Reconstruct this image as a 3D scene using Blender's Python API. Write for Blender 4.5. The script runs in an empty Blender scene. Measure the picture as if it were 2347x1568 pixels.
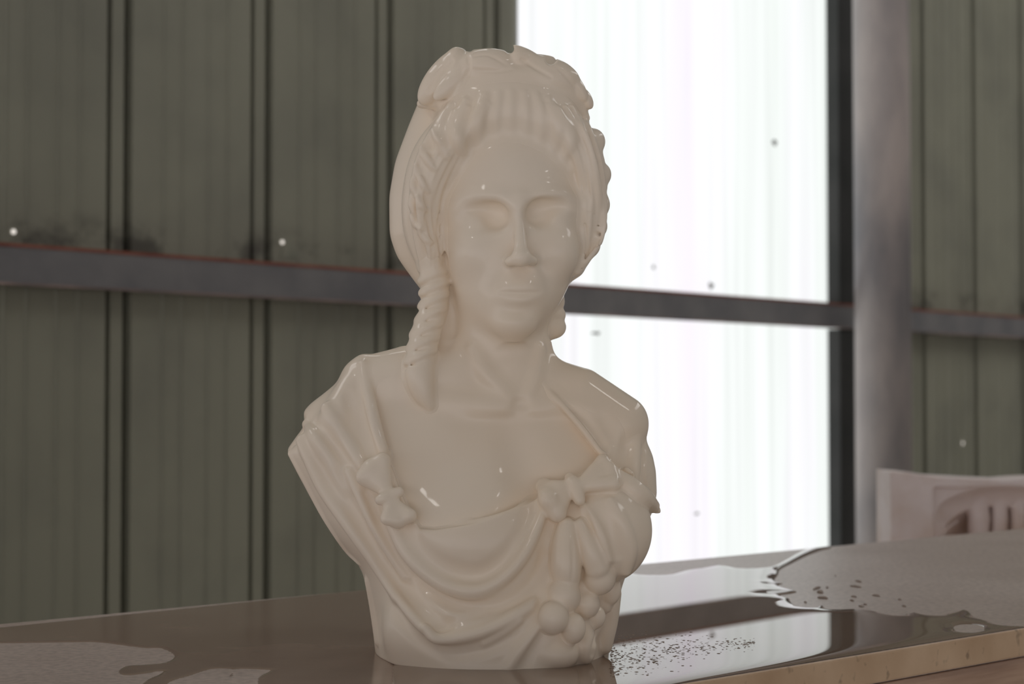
import bpy, math, random
import numpy as np
from mathutils import Vector

# ------------------------------------------------------------------ basics
U = 0.5 / 1425.0            # metres per sculpting unit
TABLE_Z = 0.80
F_PX = 4000.0
CAM_H = 595 * U
CAM_Z = TABLE_Z + CAM_H
PITCH = math.atan(121 / F_PX)
SC = bpy.context.scene
COL = SC.collection

cam_d = bpy.data.cameras.new('camera'); cam_d.sensor_width = 36.0
cam_d.lens = F_PX / 2347.0 * 36.0
cam_d.clip_start = 0.05
cam_d.dof.use_dof = True; cam_d.dof.focus_distance = 1.36; cam_d.dof.aperture_fstop = 9.0
cam = bpy.data.objects.new('camera', cam_d); COL.objects.link(cam)
cam.location = (0, 0, CAM_Z); cam.rotation_euler = (math.pi / 2 + PITCH, 0, 0)
SC.camera = cam

WORLD_BASE, WORLD_SIDE = 0.20, 1.30
w = bpy.data.worlds.new('world'); SC.world = w; w.use_nodes = True
_nt = w.node_tree; _bg = _nt.nodes['Background']
_bg.inputs[0].default_value = (0.80, 0.765, 0.78, 1)
# daylight of the yard outside the open sides: brighter to the left and over the pale ground
_tc = _nt.nodes.new('ShaderNodeTexCoord')
def _dot(v):
    n = _nt.nodes.new('ShaderNodeVectorMath'); n.operation = 'DOT_PRODUCT'; n.inputs[1].default_value = v
    _nt.links.new(_tc.outputs['Generated'], n.inputs[0]); return n.outputs['Value']
def _mr(src, a, b_, lo, hi):
    n = _nt.nodes.new('ShaderNodeMapRange'); n.interpolation_type = 'SMOOTHSTEP'
    for k_, v_ in (('From Min', a), ('From Max', b_), ('To Min', lo), ('To Max', hi)): n.inputs[k_].default_value = v_
    _nt.links.new(src, n.inputs[0]); return n.outputs[0]
def _math(op, a, b_):
    n = _nt.nodes.new('ShaderNodeMath'); n.operation = op
    for q, v_ in zip(n.inputs, (a, b_)):
        if isinstance(v_, float): q.default_value = v_
        else: _nt.links.new(v_, q)
    return n.outputs[0]
_side = _mr(_dot((-0.60, -0.80, 0.0)), -0.3, 0.9, 0.0, WORLD_SIDE)
_low = _mr(_dot((0, 0, -1)), -0.22, 0.0, 0.12, 1.0)
_nt.links.new(_math('ADD', _math('MULTIPLY', _side, _low), WORLD_BASE), _bg.inputs[1])
SC.view_settings.view_transform = 'Standard'; SC.view_settings.look = 'None'
SC.view_settings.exposure = 0.0; SC.view_settings.gamma = 1.0
SC.view_settings.use_curve_mapping = False

WINDOW_STRENGTH = 1.07
SKYLIGHT_STRENGTH = 13.0
ROOF_FILL_STRENGTH = 4.3

# ------------------------------------------------------------------ materials
def mat(name, base, rough=0.6, spec=0.5, metal=0.0, ior=1.45, coat=0.0, coat_rough=0.05):
    m = bpy.data.materials.new(name); m.use_nodes = True
    b = m.node_tree.nodes['Principled BSDF']
    b.inputs['Base Color'].default_value = (*base, 1); b.inputs['Roughness'].default_value = rough
    b.inputs['Specular IOR Level'].default_value = spec; b.inputs['Metallic'].default_value = metal
    b.inputs['IOR'].default_value = ior
    b.inputs['Coat Weight'].default_value = coat; b.inputs['Coat Roughness'].default_value = coat_rough
    return m, m.node_tree, b

def N(nt, t, **kw):
    n = nt.nodes.new(t)
    for k, v in kw.items(): setattr(n, k, v)
    return n

def noise(nt, scale, stretch=(1, 1, 1), detail=4, coord='Object', rough=0.5):
    tc = N(nt, 'ShaderNodeTexCoord'); mp = N(nt, 'ShaderNodeMapping'); ns = N(nt, 'ShaderNodeTexNoise')
    mp.inputs['Scale'].default_value = stretch; ns.inputs['Scale'].default_value = scale
    ns.inputs['Detail'].default_value = detail; ns.inputs['Roughness'].default_value = rough
    nt.links.new(tc.outputs[coord], mp.inputs[0]); nt.links.new(mp.outputs[0], ns.inputs['Vector'])
    return ns.outputs['Fac']

def ramp(nt, fac, stops):
    r = N(nt, 'ShaderNodeValToRGB'); e = r.color_ramp.elements
    while len(e) < len(stops): e.new(0.5)
    for i, (p, c) in enumerate(stops):
        e[i].position = p; e[i].color = (*c, 1)
    nt.links.new(fac, r.inputs[0]); return r.outputs[0]

def mix(nt, fac, a, b, mode='MIX'):
    m = N(nt, 'ShaderNodeMix', data_type='RGBA', blend_type=mode)
    for s, v in ((m.inputs[0], fac), (m.inputs[6], a), (m.inputs[7], b)):
        if isinstance(v, (int, float)): s.default_value = v
        elif isinstance(v, tuple): s.default_value = (*v, 1)
        else: nt.links.new(v, s)
    return m.outputs[2]

def bump(nt, b, h, strength, dist=0.01):
    n = N(nt, 'ShaderNodeBump'); n.inputs['Strength'].default_value = strength; n.inputs['Distance'].default_value = dist
    nt.links.new(h, n.inputs['Height']); nt.links.new(n.outputs[0], b.inputs['Normal'])

M = {}
# wet translucent marble of the bust
m, nt, b = mat('wet_marble', (0.80, 0.70, 0.60), 0.5, 0.15, coat=0.42, coat_rough=0.06)
c = ramp(nt, noise(nt, 7.0, detail=3), [(0.3, (0.91, 0.775, 0.615)), (0.7, (0.94, 0.835, 0.70))])
nt.links.new(c, b.inputs['Base Color'])
b.inputs['Subsurface Weight'].default_value = 0.0
b.inputs['Subsurface Radius'].default_value = (1.0, 0.62, 0.36)
b.inputs['Subsurface Scale'].default_value = 0.022
bump(nt, b, noise(nt, 60, detail=2), 0.05, 0.002)
M['marble'] = m
m, nt, b = mat('dry_marble', (0.62, 0.50, 0.45), 0.45, 0.5)
c = ramp(nt, noise(nt, 9.0, detail=4), [(0.35, (0.70, 0.56, 0.48)), (0.6, (0.86, 0.76, 0.74))])
nt.links.new(c, b.inputs['Base Color'])
M['block'] = m
# table stone
m, nt, b = mat('table_stone', (0.30, 0.22, 0.17), 0.36, 0.5)
c1 = ramp(nt, noise(nt, 5.0, (1, 1, 1), 6), [(0.3, (0.52, 0.42, 0.365)), (0.7, (0.66, 0.555, 0.50))])
c2 = ramp(nt, noise(nt, 160.0, (1, 1, 1), 2), [(0.35, (0.75, 0.75, 0.75)), (0.6, (1, 1, 1))])
nt.links.new(mix(nt, 1.0, c1, c2, 'MULTIPLY'), b.inputs['Base Color'])
M['stone'] = m
m, nt, b = mat('table_edge_stone', (0.34, 0.22, 0.14), 0.5, 0.4)
c1 = ramp(nt, noise(nt, 14.0, (1, 1, 1), 5), [(0.3, (0.52, 0.35, 0.215)), (0.7, (0.70, 0.51, 0.34))])
c2 = ramp(nt, noise(nt, 70.0, (1, 1, 1), 2), [(0.25, (0.6, 0.6, 0.6)), (0.36, (1, 1, 1))])
nt.links.new(mix(nt, 1.0, c1, c2, 'MULTIPLY'), b.inputs['Base Color'])
M['edge'] = m
m, nt, b = mat('rust_wood', (0.30, 0.18, 0.12), 0.6, 0.3)
c1 = ramp(nt, noise(nt, 6.0, (1, 1, 14), 5), [(0.3, (0.32, 0.20, 0.14)), (0.7, (0.58, 0.40, 0.29))])
nt.links.new(c1, b.inputs['Base Color'])
M['apron'] = m
# still water lying on the stone (wet stone seen through the film)
m, nt, b = mat('water', (0.135, 0.088, 0.062), 0.0, 0.5, ior=1.36)
c1 = ramp(nt, noise(nt, 4.0, (1, 1, 1), 5), [(0.3, (0.21, 0.142, 0.100)), (0.7, (0.27, 0.195, 0.145))])
nt.links.new(c1, b.inputs['Base Color'])
M['water'] = m
m, nt, b = mat('damp_film', (0.15, 0.10, 0.075), 0.14, 0.5, ior=1.36)
c1 = ramp(nt, noise(nt, 5.0, (1, 1, 1), 5), [(0.3, (0.26, 0.18, 0.135)), (0.7, (0.37, 0.275, 0.215))])
nt.links.new(c1, b.inputs['Base Color'])
M['damp'] = m
m, nt, b = mat('water_drop', (0.42, 0.34, 0.29), 0.0, 0.5, ior=1.36)
M['drop'] = m
# corrugated sheet
def sheet(name, a, c):
    m, nt, b = mat(name, a, 0.55, 0.35)
    c1 = ramp(nt, noise(nt, 2.0, (1.0, 1.0, 0.10), 6, rough=0.6), [(0.25, a), (0.75, c)])
    c2 = ramp(nt, noise(nt, 3.5, (1, 1, 1), 5), [(0.30, (0.84, 0.84, 0.86)), (0.55, (1, 1, 1))])
    mm = mix(nt, 1.0, c1, c2, 'MULTIPLY')
    # smudges of dust and soot just above the rail
    tc = N(nt, 'ShaderNodeTexCoord'); sp = N(nt, 'ShaderNodeSeparateXYZ'); nt.links.new(tc.outputs['Object'], sp.inputs[0])
    band = N(nt, 'ShaderNodeMapRange', interpolation_type='SMOOTHSTEP'); nt.links.new(sp.outputs[2], band.inputs[0])
    band.inputs['From Min'].default_value = RAIL_Z1 + 0.02; band.inputs['From Max'].default_value = RAIL_Z1 + 0.11; band.inputs['To Min'].default_value = 1.0; band.inputs['To Max'].default_value = 0.0
    ab = N(nt, 'ShaderNodeMath', operation='GREATER_THAN'); nt.links.new(sp.outputs[2], ab.inputs[0]); ab.inputs[1].default_value = RAIL_Z1 - 0.02
    m0 = N(nt, 'ShaderNodeMath', operation='MULTIPLY'); nt.links.new(band.outputs[0], m0.inputs[0]); nt.links.new(ab.outputs[0], m0.inputs[1])
    nz = N(nt, 'ShaderNodeMapRange', interpolation_type='SMOOTHSTEP'); nt.links.new(noise(nt, 4.0, (1, 1, 1.4), 6, rough=0.65), nz.inputs[0])
    nz.inputs['From Min'].default_value = 0.46; nz.inputs['From Max'].default_value = 0.62
    mu = N(nt, 'ShaderNodeMath', operation='MULTIPLY'); nt.links.new(m0.outputs[0], mu.inputs[0]); nt.links.new(nz.outputs[0], mu.inputs[1])
    m2 = N(nt, 'ShaderNodeMath', operation='MULTIPLY'); nt.links.new(mu.outputs[0], m2.inputs[0]); m2.inputs[1].default_value = 0.75
    mm = mix(nt, m2.outputs[0], mm, (0.045, 0.04, 0.035))
    nt.links.new(mm, b.inputs['Base Color'])
    return m
def mottled(name, a, c, scale=6, stretch=(1, 1, 1), rough=0.6, metal=0.0):
    m, nt, b = mat(name, a, rough, 0.4, metal)
    nt.links.new(ramp(nt, noise(nt, scale, stretch, 5), [(0.32, a), (0.68, c)]), b.inputs['Base Color'])
    return m
M['girt'] = mottled('grey_steel', (0.145, 0.145, 0.152), (0.21, 0.205, 0.205), 7, rough=0.5)
M['girt_rust'] = mottled('rust', (0.20, 0.055, 0.035), (0.30, 0.12, 0.08), 12)
M['lip'] = mottled('dusty_lip', (0.12, 0.10, 0.10), (0.40, 0.30, 0.27), 5)
M['dark'] = mottled('dark_steel', (0.030, 0.032, 0.030), (0.05, 0.05, 0.048), 6)
M['post'] = mottled('painted_pipe', (0.16, 0.155, 0.165), (0.42, 0.37, 0.345), 5.0, (1, 1, 0.35), 0.38)
M['floor'] = mottled('concrete', (0.56, 0.51, 0.46), (0.68, 0.63, 0.58), 3, rough=0.8)
M['roof'] = mottled('roof_sheet', (0.22, 0.22, 0.20), (0.28, 0.28, 0.26), 3, rough=0.7)
def emis(name, col, s):
    m = bpy.data.materials.new(name); m.use_nodes = True; nt = m.node_tree
    for n in list(nt.nodes): nt.nodes.remove(n)
    o = N(nt, 'ShaderNodeOutputMaterial'); e = N(nt, 'ShaderNodeEmission'); e.inputs[0].default_value = (*col, 1); e.inputs[1].default_value = s
    nt.links.new(e.outputs[0], o.inputs[0]); return m, nt, e
m, nt, e = emis('lit_fibreglass', (1, 1, 1), WINDOW_STRENGTH)
tc = N(nt, 'ShaderNodeTexCoord'); 
c1 = ramp(nt, noise(nt, 5.0, (1, 1, 0.05), 4), [(0.25, (0.82, 0.87, 0.83)), (0.5, (0.94, 0.97, 0.96)), (0.75, (0.93, 0.87, 0.95))])
c2 = ramp(nt, noise(nt, 22.0, (1, 1, 0.02), 3), [(0.36, (0.93, 0.93, 0.93)), (0.5, (1, 1, 1))])
nt.links.new(mix(nt, 1.0, c1, c2, 'MULTIPLY'), e.inputs[0])
M['window'] = m
M['roof_fill'] = emis('roof_fill_glow', (1.0, 0.98, 0.96), ROOF_FILL_STRENGTH)[0]  # glow for the unseen fill panels added under the roof
M['skylight'] = emis('skylight', (1.0, 0.96, 0.92), SKYLIGHT_STRENGTH)[0]
M['hole'] = emis('daylight_hole', (1.0, 0.92, 0.84), 1.0)[0]
M['speck'] = mat('speck', (0.10, 0.09, 0.07), 0.8)[0]

# ------------------------------------------------------------------ object helpers
def tag(o, label=None, cat=None, group=None, kind=None):
    if label: o['label'] = label
    if cat: o['category'] = cat
    if group: o['group'] = group
    if kind: o['kind'] = kind
    return o
def obj_from(name, verts, faces, material, parent=None, smooth=True):
    me = bpy.data.meshes.new(name)
    if isinstance(verts, np.ndarray):
        me.vertices.add(len(verts)); me.vertices.foreach_set('co', verts.astype(np.float32).ravel())
        faces = np.asarray(faces, dtype=np.int32)
        me.loops.add(faces.size); me.loops.foreach_set('vertex_index', faces.ravel())
        me.polygons.add(len(faces))
        me.polygons.foreach_set('loop_start', np.arange(0, faces.size, faces.shape[1], dtype=np.int32))
        me.update(calc_edges=True); me.validate()
    else:
        me.from_pydata(verts, [], faces); me.update()
    me.polygons.foreach_set('use_smooth', [smooth] * len(me.polygons))
    if isinstance(material, (list, tuple)):
        for mm in material: me.materials.append(mm)
    else: me.materials.append(material)
    o = bpy.data.objects.new(name, me); COL.objects.link(o)
    if parent: o.parent = parent; o.matrix_parent_inverse = parent.matrix_world.inverted()
    return o
def empty(name, loc):
    o = bpy.data.objects.new(name, None); COL.objects.link(o); o.location = loc
    o.empty_display_size = 0.05
    bpy.context.view_layer.update(); return o
def prism(pts, z0, z1):
    n = len(pts); v = [(x, y, z0) for x, y in pts] + [(x, y, z1) for x, y in pts]
    f = [tuple(range(n - 1, -1, -1)), tuple(range(n, 2 * n))]
    f += [(i, (i + 1) % n, n + (i + 1) % n, n + i) for i in range(n)]
    return v, f
def bevel(o, wdt, seg=3):
    md = o.modifiers.new('bevel', 'BEVEL'); md.width = wdt; md.segments = seg; md.limit_method = 'ANGLE'
    return o

# ------------------------------------------------------------------ the shed wall
def ray(px, py):
    cx, cy = px - 1173.5, 784 - py
    return np.array([cx, F_PX * math.cos(PITCH) - cy * math.sin(PITCH), cy * math.cos(PITCH) + F_PX * math.sin(PITCH)])
WU = np.array([0.672, 0.741]); WU = WU / np.linalg.norm(WU)
WN = np.array([WU[1], -WU[0]])               # towards the camera
W0 = np.array([0.750, 5.70])
def on_wall(px, py, off=0.0):
    r = ray(px, py); p0 = W0 + WN * off
    t = (p0 @ WN) / (r[:2] @ WN); h = r * t
    return (h[:2] - W0) @ WU, h[2] + CAM_Z
def wpt(s, off, z):
    p = W0 + WU * s + WN * off; return (p[0], p[1], z)
RAIL_OFF = 0.07
rail_top = (on_wall(0, 556, RAIL_OFF)[1] + on_wall(1800, 686, RAIL_OFF)[1]) / 2
rail_bot = (on_wall(0, 652, RAIL_OFF)[1] + on_wall(1800, 746, RAIL_OFF)[1]) / 2
RAIL_Z1 = rail_top
M['sheet'] = sheet('corrugated_sheet', (0.245, 0.245, 0.19), (0.305, 0.305, 0.24))
ROOM_H = 4.6
s_win0 = on_wall(1183, 60)[0]; s_win1 = on_wall(1921, 600)[0]
s_a = on_wall(300, 400)[0]; s_b = on_wall(622, 400)[0]; PIT = s_b - s_a
print('pitch', PIT, 'rail', rail_bot, rail_top, 'win', s_win0, s_win1)

def profile(s0, s1, phase):
    """corrugation polyline: wide trapezoid grooves each pitch with small stiffening beads between"""
    base = [(-0.160, 0.0), (-0.158, -0.045), (-0.122, -0.045), (-0.119, -0.006), (-0.040, -0.006), (-0.037, -0.055), (0.006, -0.055), (0.009, 0.0),
            (0.205, 0.0), (0.215, 0.005), (0.225, 0.0), (0.335, 0.0), (0.345, 0.005), (0.355, 0.0),
            (0.52, 0.0), (0.53, 0.005), (0.54, 0.0), (0.655, 0.0), (0.665, 0.005), (0.675, 0.0)]
    pts = []
    k = math.floor((s0 - phase) / PIT) - 1
    while phase + k * PIT < s1 + PIT:
        for u, d in base: pts.append((phase + (k + u) * PIT, d))
        k += 1
    pts = [p for p in pts if s0 < p[0] < s1]
    return [(s0, 0.0)] + pts + [(s1, 0.0)]
def wall_mesh(name, s0, s1, z0, z1, material, phase, nz=1, off=0.0):
    pr = profile(s0, s1, phase); v = []; f = []; n = len(pr)
    front = [wpt(s, d + off, z) for z in (z0, z1) for s, d in pr]
    back = [wpt(s, d + off - 0.004, z) for z in (z0, z1) for s, d in pr]
    v = front + back
    for i in range(n - 1):
        f.append((i, i + 1, n + i + 1, n + i)); f.append((2 * n + i + 1, 2 * n + i, 3 * n + i, 3 * n + i + 1))
    f.append((0, n, 3 * n, 2 * n)); f.append((n - 1, 3 * n - 1, 4 * n - 1, 2 * n - 1))
    return obj_from(name, v, f, material, smooth=False)
wl = wall_mesh('wall_back', -4.2, s_win0, 0.0, ROOM_H, M['sheet'], s_a); tag(wl, kind='structure')
wr = wall_mesh('wall_back_right', s_win1, 5.5, 0.0, ROOM_H, M['sheet'], on_wall(2236, 400)[0]); tag(wr, kind='structure')
# window: the run of translucent fibreglass sheets
pr = []
s = s_win0
win = wall_mesh('window_1', s_win0 + 0.002, s_win1 - 0.002, 0.0, ROOM_H, M['window'], on_wall(1570, 400)[0], off=0.008)
tag(win, kind='structure')
def wall_box(name, s0, s1, o0, o1, z0, z1, material, parent=None, bev=0.0):
    v, f = prism([wpt(s0, o0, 0)[:2], wpt(s0, o1, 0)[:2], wpt(s1, o1, 0)[:2], wpt(s1, o0, 0)[:2]], z0, z1)
    o = obj_from(name, v, f, material, parent, smooth=False)
    if bev: bevel(o, bev)
    return o
# horizontal steel rail: a channel with a rusty upper flange and a dusty lower lip
sr0, sr1 = -4.2, 5.5
rail = empty('steel_rail', wpt(0, RAIL_OFF, rail_bot)); tag(rail, 'long grey steel channel rail with rusty top edge running across the sheet wall', 'rail')
wall_box('web', sr0, sr1, RAIL_OFF - 0.006, RAIL_OFF, rail_bot + 0.004, rail_top - 0.007, M['girt'], rail)
tag(wall_box('top_flange', sr0, sr1, 0.012, RAIL_OFF + 0.003, rail_top - 0.007, rail_top, M['girt_rust'], rail), 'rusty red upper flange')
wall_box('bottom_lip', sr0, sr1, RAIL_OFF - 0.012, RAIL_OFF + 0.003, rail_bot, rail_bot + 0.005, M['lip'], rail)
# dark upright by the bright panel
sd0, sd1 = on_wall(1919, 400, 0.06)[0], on_wall(1975, 400, 0.06)[0]
up = empty('steel_upright', wpt(sd0, 0.04, 0))
wall_box('bar', sd0, sd1, 0.018, 0.066, 0.0, rail_bot - 0.001, M['dark'], up); wall_box('bar', sd0, sd1, 0.018, 0.066, rail_top + 0.001, ROOM_H - 0.001, M['dark'], up)
tag(up, 'dark narrow steel upright at the right edge of the bright panel', 'upright')
# round post in front of the wall
k = (2024 - 1173.5) / F_PX; tpost = 5.85; rpost = 64 / F_PX * tpost
pc = (k * tpost, tpost)
n = 48
v, f = [], []
for z in (0.012, ROOM_H):
    for i in range(n): v.append((pc[0] + rpost * math.cos(2 * math.pi * i / n), pc[1] + rpost * math.sin(2 * math.pi * i / n), z))
f = [(i, (i + 1) % n, n + (i + 1) % n, n + i) for i in range(n)] + [tuple(range(n - 1, -1, -1)), tuple(range(n, 2 * n))]
post = empty('steel_post', (pc[0], pc[1], 0)); tag(post, 'thick round grey steel post with worn paint, right of the bright panel', 'post')
obj_from('pipe', v, f, M['post'], post)
v, f = prism([(pc[0] + a * 0.16, pc[1] + c * 0.16) for a, c in ((-1, -1), (1, -1), (1, 1), (-1, 1))], 0.0, 0.012)
obj_from('base_plate', v, f, M['dark'], post, False)
# nail holes letting daylight in
for (px, py, r) in ((32, 531, 0.0050), (648, 555, 0.0046), (2207, 1016, 0.0066)):
    s, z = on_wall(px, py, 0.004); nn = 14
    v = [wpt(s + r * math.cos(2 * math.pi * i / nn), o, z + r * math.sin(2 * math.pi * i / nn)) for o in (0.001, 0.004) for i in range(nn)]
    f = [tuple(range(nn, 2 * nn)), tuple(range(nn - 1, -1, -1))] + [(i, (i + 1) % nn, nn + (i + 1) % nn, nn + i) for i in range(nn)]
    o = obj_from('nail_hole', v, f, M['hole'], None, False)
    lab = {32: 'tiny hole of daylight at the far left, above the rail', 648: 'tiny hole of daylight above the rail beside a torn pale spot', 2207: 'tiny hole of daylight low on the right wall above the marble block'}[px]
    tag(o, lab, 'hole', 'daylight holes in the metal sheets')
# pale patch below the second hole
s, z = on_wall(664, 578, 0.003)
v = [wpt(s + a, o, z + c) for o in (0.0008, 0.0025) for a, c in ((-0.028, -0.014), (0.034, -0.014), (0.030, 0.0), (0.006, 0.014), (-0.012, 0.018), (-0.022, 0.008))]
f = [tuple(range(6, 12))] + [(i, (i + 1) % 6, 6 + (i + 1) % 6, 6 + i) for i in range(6)]
tag(obj_from('sealant_patch', v, f, mottled('pale_sealant', (0.22, 0.23, 0.18), (0.28, 0.28, 0.22), 20), None, False), 'small pale patch on the sheet wall just above the rail', 'patch')
# specks of dirt on the bright panel
for i, (px, py, rx, rz, lab) in enumerate(((1777, 326, 5, 9, 'small dark speck high on the bright panel'), (1368, 764, 11, 4, 'dark smear on the bright panel just below the rail'),
                                  (1632, 655, 5, 9, 'dark speck on the bright panel just above the rail'), (1500, 612, 3, 5, 'faint speck on the bright panel left of the others'),
                                  (1600, 1177, 5, 4, 'faint speck low on the bright panel'))):
    s, z = on_wall(px, py, 0.016); k = on_wall(px + 1, py, 0.016)[0] - s; nn = 12; rng = random.Random(i)
    rr = [rng.uniform(0.5, 1.15) for _ in range(nn)]
    v = [wpt(s + rx * k * rr[j] * math.cos(2 * math.pi * j / nn), o, z + rz * 0.0014 * rr[j] * math.sin(2 * math.pi * j / nn)) for o in (0.010, 0.014) for j in range(nn)]
    f = [tuple(range(nn, 2 * nn))] + [(j, (j + 1) % nn, nn + (j + 1) % nn, nn + j) for j in range(nn)]
    tag(obj_from('dirt_speck', v, f, mottled('speck_%d' % i, (0.25, 0.27, 0.25), (0.45, 0.47, 0.45), 200), None, False), lab, 'speck', 'dirt specks on the bright panel')

# floor and roof
v, f = prism([(-9, -2.2), (12, -2.2), (12, 13), (-9, 13)], -0.1, 0.0); tag(obj_from('floor', v, f, M['floor'], None, False), kind='structure')
v, f = prism([(-9, -8), (12, -8), (12, 13), (-9, 13)], ROOM_H, ROOM_H + 0.05); tag(obj_from('ceiling', v, f, M['roof'], None, False), kind='structure')
for i, (x, y, a, c) in enumerate(((-2.6, -1.2, 0.16, 0.3), (5.2, -2.8, 0.14, 0.3), (2.6, -0.6, 0.14, 0.25))):
    v, f = prism([(x - a, y - c), (x + a, y - c), (x + a, y + c), (x - a, y + c)], ROOM_H - 0.03, ROOM_H - 0.005)
    tag(obj_from('window_%d' % (i + 2), v, f, M['skylight'], None, False), kind='structure')

for i, (x, y, a, c) in enumerate(((-3.4, 3.4, 0.45, 2.4), (-0.6, 5.0, 0.45, 1.4), (4.2, 4.4, 0.5, 3.0))):  # unseen glowing panels, added overhead to brighten the tabletop
    v, f = prism([(x - a, y - c), (x + a, y - c), (x + a, y + c), (x - a, y + c)], ROOM_H - 0.03, ROOM_H - 0.005)
    tag(obj_from('window_%d' % (i + 5), v, f, M['roof_fill'], None, False), kind='structure')

# ------------------------------------------------------------------ table
def on_table(px, py, z=TABLE_Z):
    r = ray(px, py); t = (z - CAM_Z) / r[2]; return np.array([r[0] * t, r[1] * t])
fa, fb = on_table(0, 1430), on_table(2347, 1211)
TU = (fb - fa) / np.linalg.norm(fb - fa); TN = np.array([TU[1], -TU[0]])      # towards the near edge
nearA, nearB = on_table(1580, 1568), on_table(2347, 1437)
TW = ((nearA - fa) @ TN + (nearB - fa) @ TN) / 2
print('table dir', TU, 'width', TW, (nearA - fa) @ TN, (nearB - fa) @ TN)
def tpt(a, b): p = fa + TU * a + TN * b; return (p[0], p[1])
T0, T1 = -1.3, 3.6
table = empty('stone_table', (*tpt((T0 + T1) / 2, TW / 2), 0)); tag(table, 'long brown polished stone worktable under the marble bust', 'table')
v, f = prism([tpt(T0, 0), tpt(T0, TW), tpt(T1, TW), tpt(T1, 0)], TABLE_Z - 0.026, TABLE_Z)
top = obj_from('tabletop', v, f, [M['stone'], M['edge']], table, False)
for p in top.data.polygons:
    if abs(p.normal.z) < 0.5: p.material_index = 1
bevel(top, 0.0025, 3)
v, f = prism([tpt(T0 + .01, .004), tpt(T0 + .01, TW + 0.005), tpt(T1 - .01, TW + 0.005), tpt(T1 - .01, .004)], TABLE_Z - 0.062, TABLE_Z - 0.0262)
ap = obj_from('moulding', v, f, M['apron'], table, False); bevel(ap, 0.007, 4)
for a in (T0 + .35, (T0 + T1) / 2, T1 - .35):
    v, f = prism([tpt(a - .12, .08), tpt(a - .12, TW - .08), tpt(a + .12, TW - .08), tpt(a + .12, .08)], 0.0, TABLE_Z - 0.062)
    bevel(obj_from('leg', v, f, M['edge'], table, False), 0.006)

# ------------------------------------------------------------------ 2D outline helper
def poly_sdf(P, x, y):
    """signed distance to polygon P (negative inside) for arrays x, y"""
    P = np.asarray(P, float); d = np.full(x.shape, 1e18); ins = np.zeros(x.shape, bool); n = len(P)
    for i in range(n):
        a, b_ = P[i], P[(i + 1) % n]; ex, ey = b_ - a; wx, wy = x - a[0], y - a[1]
        t = np.clip((wx * ex + wy * ey) / (ex * ex + ey * ey + 1e-12), 0, 1)
        d = np.minimum(d, (wx - t * ex) ** 2 + (wy - t * ey) ** 2)
        c = ((a[1] > y) != (b_[1] > y)) & (x < (b_[0] - a[0]) * (y - a[1]) / (b_[1] - a[1] + 1e-12) + a[0])
        ins ^= c
    d = np.sqrt(d); return np.where(ins, -d, d)

def film(name, inside, holes, step, hmax, wid, material, box, jitter=0.0, seed=1, zoff=0.0):
    """sheet of water whose rim rises out of the stone: a height field over its outline"""
    (x0, x1, y0, y1) = box
    a = np.arange(x0, x1, step); b_ = np.arange(y0, y1, step)
    A, B = np.meshgrid(a, b_, indexing='ij')
    X = fa[0] + TU[0] * A + TN[0] * B; Y = fa[1] + TU[1] * A + TN[1] * B
    s = poly_sdf(inside, X, Y)
    for h in holes: s = np.maximum(s, -poly_sdf(h, X, Y))
    if jitter:
        s = s + jitter * (np.sin(A * 190 + 2 * np.sin(B * 130)) * 0.5 + np.sin(B * 260 + 3 * np.sin(A * 90)) * 0.35)
    # the film ends at the rim of the slab
    s = np.maximum(s, np.maximum(0.0006 - B, B - (TW - 0.001)))
    z = np.where(s < 0, hmax * (1 - np.exp(s / wid)), -s * 0.6)
    z = np.maximum(z, -0.0015)
    keep = s < step * 2.0
    Z = TABLE_Z + z + zoff
    q = keep[:-1, :-1] & keep[1:, :-1] & keep[1:, 1:] & keep[:-1, 1:]
    idx = np.full(A.shape, -1); use = np.zeros(A.shape, bool)
    use[:-1, :-1] |= q; use[1:, :-1] |= q; use[1:, 1:] |= q; use[:-1, 1:] |= q
    idx[use] = np.arange(use.sum())
    V = np.stack([X[use], Y[use], Z[use]], 1)
    i, j = np.nonzero(q)
    Fc = np.stack([idx[i, j], idx[i, j + 1], idx[i + 1, j + 1], idx[i + 1, j]], 1)
    return obj_from(name, V, Fc, material)
def tp(pts, m_=4):
    P = np.array(pts, float); E = np.vstack([P[-1], P, P[0], P[1]]); out = []
    for i in range(1, len(E) - 2):
        a, b_, c_, d = E[i - 1], E[i], E[i + 1], E[i + 2]
        for t in np.arange(m_) / m_:
            if np.linalg.norm(c_ - b_) > 120 and t: continue
            q = 0.5 * (2 * b_ + (c_ - a) * t + (2 * a - 5 * b_ + 4 * c_ - d) * t * t + (3 * b_ - a - 3 * c_ + d) * t ** 3)
            out.append(on_table(q[0], min(q[1], 1900)))
    return out
# clear pool on the right, from behind the bust to the near rim
pool_px = [(1330, 1322), (1425, 1313), (1480, 1319), (1530, 1318), (1570, 1308), (1605, 1303), (1640, 1297), (1672, 1299), (1700, 1304), (1740, 1303), (1772, 1297),
           (1800, 1284), (1838, 1263), (1862, 1256), (1901, 1252), (1904, 1257), (1880, 1263), (1845, 1277), (1815, 1292), (1789, 1306), (1784, 1318), (1776, 1332), (1795, 1338),
           (1784, 1342), (1797, 1347), (1826, 1356), (1816, 1361), (1789, 1365), (1808, 1372), (1815, 1383), (1832, 1391), (1862, 1394), (1883, 1388), (1890, 1393), (1908, 1398),
           (1960, 1397), (2010, 1402), (2032, 1408), (2064, 1412), (2090, 1404), (2140, 1412), (2162, 1409), (2212, 1398), (2232, 1414), (2260, 1422), (2314, 1436), (2500, 1440),
           (2300, 1900), (900, 1900), (900, 1480), (1180, 1400)]
pool_in = tp(pool_px)
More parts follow.
